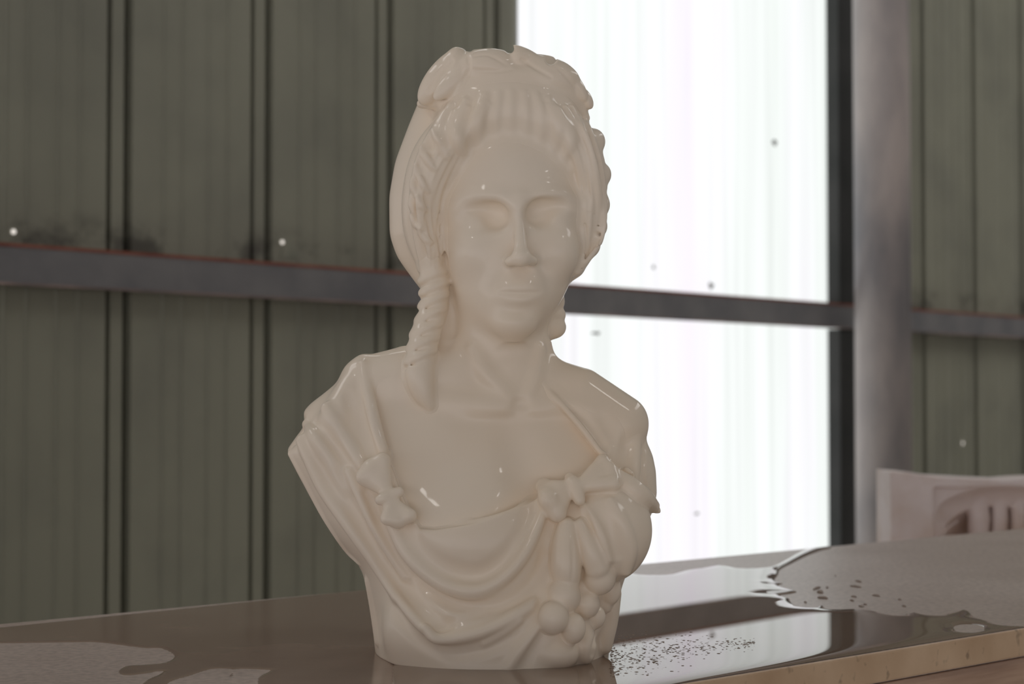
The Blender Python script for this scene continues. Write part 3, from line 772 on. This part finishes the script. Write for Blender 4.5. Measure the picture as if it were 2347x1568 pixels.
# swag below the bosom
ridge(D, [(880, 1150, 10), (905, 1215, 14), (945, 1282, 17), (1013, 1336, 18), (1087, 1354, 18), (1153, 1322, 17), (1200, 1268, 15), (1236, 1195, 12), (1248, 1150, 9)], 16, 5)
ridge(D, [(925, 1190, 7), (960, 1255, 10), (1020, 1300, 12), (1090, 1318, 12), (1145, 1290, 11), (1190, 1235, 9), (1222, 1170, 6)], 24, 12, 'cut')
# lower sweep of cloth
ridge(D, [(974, 1440, 8), (1004, 1466, 12), (1078, 1456, 14), (1138, 1434, 14), (1190, 1406, 13), (1232, 1378, 9)], 14, 3)
ridge(D, [(1010, 1440, 6), (1034, 1428, 8), (1062, 1416, 7), (1100, 1406, 5)], 14, 6, 'cut')
ridge(D, [(900, 1400, 7), (950, 1462, 7), (1010, 1496, 7), (1090, 1494, 7), (1180, 1462, 7)], 22, 9, 'cut')
ridge(D, [(1110, 1475, 5), (1150, 1452, 7), (1190, 1424, 6)], 10, -2)
ridge(D, [(1165, 1530, 9), (1200, 1480, 12), (1236, 1440, 10)], 14, -3)
ridge(D, [(1205, 1525, 9), (1224, 1490, 10), (1246, 1450, 8)], 12, 7, 'cut')
# feet of the drapery at the right
lump(D, 1272, 1498, (52, 46, 40), -28, 12); lump(D, 1340, 1478, (26, 40, 46), -20, 10)
D.tube(catmull([Q(1400, 1360, 60), Q(1396, 1420, 50), Q(1385, 1482, 50)]), np.interp(np.arange(11), [0, 10], [24, 18]), 10)
ridge(D, [(1368, 1420, 5), (1366, 1460, 8), (1362, 1500, 8)], 8, 6, 'cut')
# right breast folds hanging below the bow
ridge(D, [(1338, 1165, 9), (1372, 1215, 12), (1392, 1280, 12)], 12, -3)
ridge(D, [(1398, 1150, 8), (1428, 1200, 12), (1446, 1260, 12), (1436, 1310, 9)], 14, -3)
ridge(D, [(1368, 1160, 6), (1400, 1215, 9), (1418, 1275, 9)], 12, 6, 'cut')
ridge(D, [(1330, 1160, 6), (1348, 1210, 9), (1356, 1260, 9)], 12, 7, 'cut')
ridge(D, [(1262, 1200, 7), (1252, 1260, 10), (1246, 1320, 11), (1240, 1385, 9)], 14, 8, 'cut')
# right shoulder strap
ridge(D, [(1246, 884, 5), (1280, 918, 7), (1320, 962, 8), (1352, 1002, 8), (1384, 1044, 7)], 8, 0)
ridge(D, [(1260, 880, 6), (1300, 915, 8), (1345, 965, 9), (1385, 1020, 8)], 14, 5, 'cut')
ridge(D, [(1256, 846, 8), (1310, 876, 12), (1360, 905, 14), (1404, 945, 14), (1418, 1000, 12)], 26, -9)
ridge(D, [(1424, 950, 4), (1437, 985, 7), (1437, 1025, 9), (1428, 1066, 9)], 18, 6, 'cut')
ridge(D, [(1448, 960, 8), (1456, 1010, 12), (1454, 1070, 12), (1452, 1110, 9)], 12, -2)
ridge(D, [(1478, 1010, 5), (1476, 1060, 7), (1480, 1110, 6)], 8, 5, 'cut')
# irregular edge of the cut-off arm (left)
ridge(D, [(664, 1040, 5), (700, 1106, 6), (742, 1184, 6), (790, 1256, 6), (822, 1290, 5)], 7, 0)
ridge(D, [(842, 1330, 6), (856, 1400, 8), (866, 1470, 8)], 12, 0)
D.plane_z(TBL + 0.5)
# underside step: foot line rises a little at the left
clk('drape')

# ---- ornaments: bow, rosette, grapes
R_ = Field(Q(1190, 1240, 230) - [0, 60, 20], Q(1540, 1010, 0) + [20, 250, 20], GH)
on = [D, B]
for e_, r1 in (((1248, 1118), 17), ((1258, 1146), 20), ((1276, 1174), 19)):
    ridge(R_, [(1308, 1114, 11), ((1308 + e_[0]) / 2, (1114 + e_[1]) / 2, (11 + r1) / 2 + 1), (e_[0], e_[1], r1)], 9, 15, on=on)
ridge(R_, [(1246, 1114, 17), (1258, 1148, 19), (1278, 1178, 18)], 10, 17, on=on)
ridge(R_, [(1382, 1056, 13), (1398, 1080, 17), (1407, 1108, 16)], 10, 21, on=on)
ridge(R_, [(1306, 1096, 12), (1318, 1118, 18), (1328, 1146, 13)], 6, 23, on=on)
for e_, r1 in (((1380, 1058), 14), ((1394, 1082), 17), ((1402, 1108), 16)):
    ridge(R_, [(1326, 1116, 12), ((1326 + e_[0]) / 2, (1116 + e_[1]) / 2, (12 + r1) / 2 + 1), (e_[0], e_[1], r1)], 9, 19, on=on)
ridge(R_, [(1404, 1086, 16), (1440, 1112, 22), (1472, 1140, 24), (1496, 1160, 16)], 8, 12, on=on)
ridge(R_, [(1480, 1150, 14), (1500, 1165, 11), (1510, 1172, 5)], 6, 6, on=on)
ridge(R_, [(1436, 1078, 7), (1448, 1086, 5)], 6, 10, on=on)
ridge(R_, [(1420, 1106, 4), (1452, 1132, 5), (1480, 1158, 4)], 6, 32, 'cut', on=on)
Lr = Field(Q(790, 1240, 230) - [0, 60, 20], Q(985, 1010, 0) + [20, 250, 20], GH)
on = [D, B]
for e_, r1 in (((839, 1094), 19), ((852, 1074), 21), ((876, 1058), 17)):
    ridge(Lr, [(884, 1124, 12), ((884 + e_[0]) / 2, (1124 + e_[1]) / 2, (12 + r1) / 2 + 2), (e_[0], e_[1], r1)], 10, 17, on=on)
ridge(Lr, [(837, 1092, 18), (858, 1072, 20), (878, 1056, 16)], 10, 20, on=on)
ridge(Lr, [(889, 1190, 14), (914, 1192, 15), (938, 1182, 14)], 10, 19, on=on)
ridge(Lr, [(872, 1146, 12), (892, 1138, 16), (914, 1128, 12)], 6, 20, on=on)
for e_, r1 in (((888, 1186), 14), ((912, 1194), 16), ((938, 1182), 15)):
    ridge(Lr, [(896, 1150, 12), ((896 + e_[0]) / 2, (1150 + e_[1]) / 2, (12 + r1) / 2 + 1), (e_[0], e_[1], r1)], 8, 17, on=on)
G = Field(Q(1225, 1495, 280) - [0, 40, 10], Q(1450, 1175, 60) + [10, 160, 10], GH)
on = [D, B]
ridge(G, [(1298, 1206, 20), (1296, 1250, 30), (1297, 1300, 34), (1300, 1328, 28)], 6, 8, on=on)
ridge(G, [(1330, 1200, 12), (1350, 1250, 22), (1368, 1300, 28)], 8, 4, on=on)
berries = [(1292, 1366, 37, 40, 6), (1268, 1416, 34, 36, 12), (1314, 1440, 27, 34, 12), (1374, 1324, 36, 38, 8), (1398, 1352, 25, 34, 2), (1344, 1384, 30, 32, 10), (1364, 1414, 23, 27, 4), (1330, 1352, 20, 24, 0), (1386, 1386, 16, 20, -2)]
gd = surf([(b_[0], b_[1]) for b_ in berries], on)
for (x_, y_, rx_, rz_, of_), dd in zip(berries, gd): G.ell(Q(x_, y_, dd + of_), (rx_, rx_, rz_), 6)
ridge(G, [(1312, 1240, 3), (1314, 1290, 4), (1312, 1330, 3)], 5, 3, 'cut')
clk('ornaments')

# ---- hair
H = Field(Q(860, 970, -330) - [20, 0, 0], Q(1430, 90, 250) + [20, 0, 20], GH)
H.loft([(112, 1120, 1220, -30, -80), (135, 1060, 1270, 0, -130), (170, 1005, 1312, 20, -180), (225, 963, 1345, 40, -215), (290, 936, 1352, 50, -245), (370, 906, 1358, 55, -262), (450, 892, 1350, 52, -262), (540, 893, 1340, 40, -250), (590, 910, 1325, 30, -230),
        (640, 946, 1300, 15, -195), (690, 985, 1270, -5, -160), (740, 1020, 1250, -15, -130)], 0, -60, 2.05, smooth=14)
mid = [(1002, 628, 24, 30), (986, 585, 38, 24), (970, 520, 46, 30), (974, 440, 51, 44), (1004, 360, 58, 52), (1068, 298, 62, 58), (1168, 272, 63, 62), (1262, 292, 62, 60), (1326, 350, 52, 54), (1350, 430, 42, 42), (1349, 510, 38, 28), (1336, 572, 28, 16), (1320, 612, 20, 8)]
mm_ = catmull(mid, 6)
H.tube([Q(a, b_, d) for a, b_, r, d in mm_], mm_[:, 2], 26)
H.tube([Q(1018, 600, -30), Q(1014, 700, -24), Q(1006, 800, -10)], [48, 46, 40], 20)
H.ell(Q(1165, 230, 26), (165, 100, 80), 40)
clk('hair base')
for L in ([(1046, 392, 7), (1022, 450, 9), (1013, 520, 10), (1016, 590, 10), (1024, 640, 8)], [(1316, 396, 7), (1334, 450, 9), (1340, 520, 9), (1336, 580, 8), (1324, 628, 7)]):
    ridge(H, L, 14, 7, 'cut', on=[H, B]); ridge(B, L, 14, 6, 'cut', on=[H, B])
# locks swept from the parting outward and down both sides
rs = random.Random(4)
def sweep(inner_, outer_, n_, amp, r0, k, off, mode='add', ph0=0.0):
    a = catmull(inner_, 6); b_ = catmull(outer_, 6); m_ = min(len(a), len(b_)); a, b_ = a[:m_], b_[:m_]
    for i in range(n_):
        t = (i + 0.5 + rs.uniform(-0.18, 0.18)) / n_; c = a * (1 - t) + b_ * t; q = np.arange(m_) / (m_ - 1)
        tg = np.gradient(c, axis=0); nr = np.stack([-tg[:, 1], tg[:, 0]], 1) / (np.linalg.norm(tg, axis=1)[:, None] + 1e-6)
        c = c + nr * (amp * np.sin(q * 9 + ph0 + t * 5 + rs.random()))[:, None]
        i0_, i1_ = (0, m_) if rs.random() < 0.6 else (rs.randrange(0, m_ // 3), m_ - rs.randrange(0, m_ // 4))
        rr = r0 * (0.55 + 0.55 * np.sin(np.pi * np.clip(q * 0.9 + 0.08, 0, 1))) * rs.uniform(0.8, 1.15)
        pts = [(c[j][0], c[j][1], rr[j]) for j in range(i0_, i1_, 2)]
        ridge(H, pts, k, off, mode, sm=3)
inL = [(1128, 240), (1096, 300), (1062, 350), (1036, 410), (1020, 480), (1014, 550), (1004, 615)]
outL = [(1000, 262), (972, 330), (952, 400), (942, 470), (946, 530), (962, 585), (982, 628)]
inR = [(1240, 240), (1280, 305), (1312, 362), (1332, 430), (1342, 500), (1342, 560), (1326, 610)]
outR = [(1330, 252), (1366, 322), (1388, 400), (1390, 480), (1376, 548), (1352, 590), (1330, 625)]
sweep(inL, outL, 8, 5.0, 9.5, 7, 0.5); sweep(inL, outL, 13, 6.0, 2.6, 6, 1.0, 'cut', 0.7)
sweep(inR, outR, 6, 4.0, 9, 7, 0.5); sweep(inR, outR, 9, 5.0, 2.4, 6, 1.0, 'cut', 0.7)
# soft lobes over the brow
for x_, e_, r_, y_, o_ in ((1012, -22, 14, 292, -3), (1050, -20, 16, 282, -4), (1096, -16, 17, 272, -6), (1136, -8, 11, 266, -6), (1170, -2, 9, 262, -6), (1206, 4, 8, 264, -5), (1240, 12, 10, 268, -5), (1278, 22, 12, 280, -5), (1304, 26, 11, 300, -4)):
    ridge(H, [(x_ - e_ * 0.9, y_ - 48, r_ * 0.6), (x_, y_, r_), (x_ + e_ * 0.1, y_ + 34, r_ * 0.9), (x_ - e_ * 0.5, y_ + 66, r_ * 0.35)], 11, o_)
# scallops turning down the left side
for x_, y_, a_ in ((1000, 312, 60), (972, 352, 66), (986, 372, 60), (958, 396, 70), (948, 430, 74), (972, 424, 62), (944, 470, 80), (966, 468, 60), (952, 510, 55), (975, 545, 40)):
    dx, dy = math.cos(math.radians(a_)) * 17, math.sin(math.radians(a_)) * 17
    ridge(H, [(x_ - dx, y_ - dy, 4), (x_ - dy * 0.12, y_ + dx * 0.12, 7), (x_ + dx, y_ + dy, 4)], 8, 0.0)
soften(H, Q(1080, 380, -40), Q(1345, 215, 260), 5)
soften(H, Q(960, 380, -40), Q(1120, 230, 260), 2)
clk('strands')
# scalloped curls on the right
for (x_, y_, r, d) in ((1357, 326, 30, 44), (1374, 401, 27, 34), (1373, 470, 25, 26), (1367, 520, 25, 20), (1350, 563, 26, 14), (1312, 608, 27, 6)):
    H.ell(Q(x_, y_, d), (r, r * 1.2, r * 1.06), 8, rot=12)
for a_, b_ in (((1394, 361), (1350, 376)), ((1402, 442), (1356, 440)), ((1400, 497), (1350, 488)), ((1396, 543), (1346, 530)), ((1350, 592), (1316, 574))):
    H.tube([Q(*a_, 30), Q((a_[0] + b_[0]) / 2, (a_[1] + b_[1]) / 2, 62), Q(*b_, 84)], [5, 4, 2], 5, 'cut')
    H.tube([Q(a_[0] - 4, a_[1] + 10, 40), Q(a_[0] - 18, a_[1] + 22, 56), Q(a_[0] - 30, a_[1] + 20, 66)], [2.5, 3, 2], 3, 'cut')
for (x_, y_, r, d) in ((1272, 694, 22, -30), (1272, 722, 25, -34), (1268, 750, 30, -36)):
    H.ell(Q(x_, y_, d), (r, r, r * 0.9), 6)
# long twisted lock over the left shoulder
K = Field(Q(900, 960, 0) - [10, 250, 10], Q(1080, 560, 0) + [20, 80, 10], GH)
lock = catmull([(992, 585, 26, 26), (994, 630, 33, 30), (996, 672, 33, 36), (990, 718, 32, 46), (975, 768, 34, 60), (965, 815, 34, 74), (962, 860, 32, 84), (970, 900, 24, 90), (984, 928, 11, 92)], 6)
K.tube([Q(a, b_, d) for a, b_, r, d in lock], lock[:, 2], 0)
for t in range(8):
    c0 = lock[min(3 + t * 4, len(lock) - 1)]; x_, y_, r, d = c0
    # oblique turns of the twist
    K.tube(catmull([Q(x_ - r * 0.95, y_ + 8, d + 4), Q(x_ - r * 0.3, y_ - 4, d + r * 0.9), Q(x_ + r * 0.5, y_ - 14, d + r * 0.85), Q(x_ + r * 0.95, y_ - 20, d + 2)]), np.interp(np.arange(16), [0, 8, 15], [5, 1.8, 1.2]), 14)
    K.tube(catmull([Q(x_ - r * 1.05, y_ + 22, d + 4), Q(x_ - r * 0.3, y_ + 10, d + r * 1.0), Q(x_ + r * 0.5, y_ + 0, d + r * 0.95), Q(x_ + r * 1.05, y_ - 8, d + 2)]), np.interp(np.arange(16), [0, 5, 15], [4.0, 1.2, 0.5]), 9, 'cut')
# diadem of leaves
C = Field(Q(930, 290, 0) - [10, 220, 0], Q(1400, 85, 0) + [10, 130, 20], GH)
bd = catmull([(966, 238, 11, 14), (1000, 232, 17, 46), (1050, 208, 20, 74), (1110, 188, 22, 90), (1180, 178, 23, 95), (1250, 184, 22, 90), (1296, 206, 20, 70), (1326, 238, 15, 48), (1342, 270, 10, 30)], 6)
C.tube([Q(a, b_, d) for a, b_, r, d in bd], bd[:, 2], 0)
C.ell(Q(1120, 156, 70), (80, 48, 44), 16)
C.ell(Q(1250, 170, 66), (80, 44, 40), 16, rot=14)
# left leaf
C.ell(Q(1014, 176, 56), (80, 34, 34), 6, rot=-51)
C.ell(Q(1044, 154, 70), (27, 28, 46), 8, rot=4)
C.ell(Q(1034, 190, 92), (54, 14, 20), 8, rot=-45)
ridge(C, [(982, 210, 4), (1004, 176, 5), (1034, 140, 4)], 8, 2, 'cut')
# middle low leaves
C.ell(Q(1096, 140, 66), (44, 24, 26), 3, rot=6); C.ell(Q(1142, 140, 74), (44, 24, 24), 3, rot=22)
ridge(C, [(1086, 128, 2.6), (1120, 126, 3.4), (1160, 148, 3)], 4, 1, 'cut')
ridge(C, [(1080, 160, 3), (1130, 164, 4), (1172, 158, 3)], 6, 2, 'cut')
# right leaves
C.ell(Q(1212, 142, 76), (62, 26, 25), 3, rot=32); C.ell(Q(1190, 134, 86), (26, 22, 24), 5)
ridge(C, [(1196, 136, 3), (1228, 156, 4), (1262, 176, 3)], 5, 1, 'cut')
C.ell(Q(1304, 184, 60), (62, 26, 22), 3, rot=50); C.ell(Q(1285, 166, 70), (28, 24, 22), 6, rot=30)
ridge(C, [(1284, 160, 2.6), (1312, 190, 3.6), (1340, 226, 3)], 5, 2, 'cut')
C.ell(Q(1340, 224, 44), (30, 20, 15), 3, rot=58)
for x_, y_, r_ in ((1168, 112, 10), (1262, 136, 12), (1076, 112, 6)):
    C.tube([Q(x_, y_, 160), Q(x_, y_, -40)], [r_, r_], 5, 'cut')
ridge(C, [(1072, 126, 4), (1074, 160, 5), (1060, 196, 4)], 5, 2, 'cut')
# little curls just under the band
for i, x_ in enumerate(range(1128, 1246, 19)):
    H.ell(Q(x_, 208 + abs(x_ - 1186) * 0.06, 108 - abs(x_ - 1186) * 0.1), (6.5, 10, 14), 8, rot=(x_ - 1180) * -0.12)
clk('hair')

bust_loc = np.array([0.0, Y0 * U, TABLE_Z])
foot = Q(1130, 1500, 40)
bust = empty('marble_bust', (foot[0] * U, bust_loc[1] - 40 * U, TABLE_Z))
tag(bust, 'wet white marble bust of a woman with pinned-up hair, standing on the stone table', 'statue')
def place(name, F, parent, label=None, relax=2):
    V, Fc = F.mesh(relax); V = V * U; V = V + bust_loc
    V[:, 2] = np.maximum(V[:, 2], TABLE_Z + 0.0002)
    o = obj_from(name, V, Fc, M['marble'], parent)
    if label: tag(o, label)
    return o
place('body', B, bust, relax=4); dr = place('draped_dress', D.merged([B], 8), bust); hr = place('hair', H.merged([B], 26), bust)
place('hair_lock', K.merged([B, D, H], 14), hr, 'long twisted lock falling on the left shoulder', relax=5); place('leaf_diadem', C.merged([H], 10), bust)
place('bow', R_.merged([D, B], 9), dr, 'knotted bow on the right side of the neckline'); place('rosette', Lr.merged([D, B], 9), dr, 'knotted rosette on the left side of the neckline'); place('flower_tassel', G.merged([D], 8), dr, 'bunch of rounded buds hanging below the bow')
clk('meshes')
#@@END

# ------------------------------------------------------------------ second marble piece behind the table
KD = 3.25 / U                    # distance from the camera in units
KS = KD / F_PX
def QB(px, py, d=0.0):
    r = ray(px, py); t = (KD - d) / r[1]; return np.array([r[0] * t, KD - d, CAM_H / U + r[2] * t])
Bk = Field([QB(2010, 1200)[0], KD - 110, QB(2200, 1330)[2]], [QB(2460, 1200)[0], KD + 330, QB(2200, 1060)[2]], 4.0)
x = Bk.ax[0][:, None, None]; y = Bk.ax[1][None, :, None]; z = Bk.ax[2][None, None, :]
x0, x1 = QB(2036, 1200)[0], QB(2440, 1200)[0]; z1 = QB(2040, 1081)[2]; z0 = QB(2040, 1310)[2]
topz = np.interp(Bk.ax[0], [QB(a, 1100)[0] for a in (2036, 2080, 2140, 2230, 2300, 2347, 2440)], [QB(2200, b_)[2] for b_ in (1080, 1083, 1092, 1097, 1100, 1096, 1092)])[:, None, None]
d = np.maximum(np.maximum(x0 - x, x - x1), np.maximum(KD - 60 - y, y - (KD + 300)))
d = np.maximum(d, np.maximum(z0 - z, z - topz)); Bk.comb((slice(None),) * 3, d.astype(np.float32), 0, 'add')
cc = QB(2290, 1190)
Bk.ell((QB(2300, 1180)[0], KD - 75, QB(2300, 1180)[2]), (165 * KS, 70 * KS, 66 * KS), 10, mode='cut')
xs = QB(2134, 1200)[0]; zs = QB(2200, 1116)[2]
Bk.comb((slice(None),) * 3, np.maximum(np.maximum(xs - x, z - zs), y - (KD - 28)).astype(np.float32), 8, 'cut')
Bk.ell((QB(2292, 1245)[0], KD - 30, QB(2292, 1245)[2]), (136 * KS, 125 * KS, 92 * KS), 6, mode='cut')
for a, rr in ((2240, 20), (2288, 15), (2336, 19), (2380, 18)):
    Bk.tube([QB(a, 1120, -110), QB(a + 4, 1190, -100), QB(a, 1260, -110)], [rr * KS, rr * KS * 1.25, rr * KS], 16)
Bk.tube([QB(2156, 1236, 40), QB(2170, 1212, 44), QB(2196, 1194, 20)], [7, 6, 4], 4)
V, Fc = Bk.mesh(2); V[:, 2] = V[:, 2]
V = V * U + np.array([0, 0, TABLE_Z])
zb = V[:, 2].min()
blk = obj_from('carved_marble_block', V, Fc, M['block']); tag(blk, 'unfinished carved pinkish marble block with a hollowed face, behind the right end of the table', 'marble block')
cx_, cy_ = QB(2240, 1200)[0] * U, 3.25 + 0.05
v, f = prism([(cx_ - 0.35, cy_ - 0.12), (cx_ + 0.35, cy_ - 0.12), (cx_ + 0.35, cy_ + 0.2), (cx_ - 0.35, cy_ + 0.2)], 0.0, zb)
o = obj_from('stone_plinth', v, f, M['edge'], None, False); bevel(o, 0.01); tag(o, 'plain stone plinth under the carved marble block', 'plinth')
clk('done')
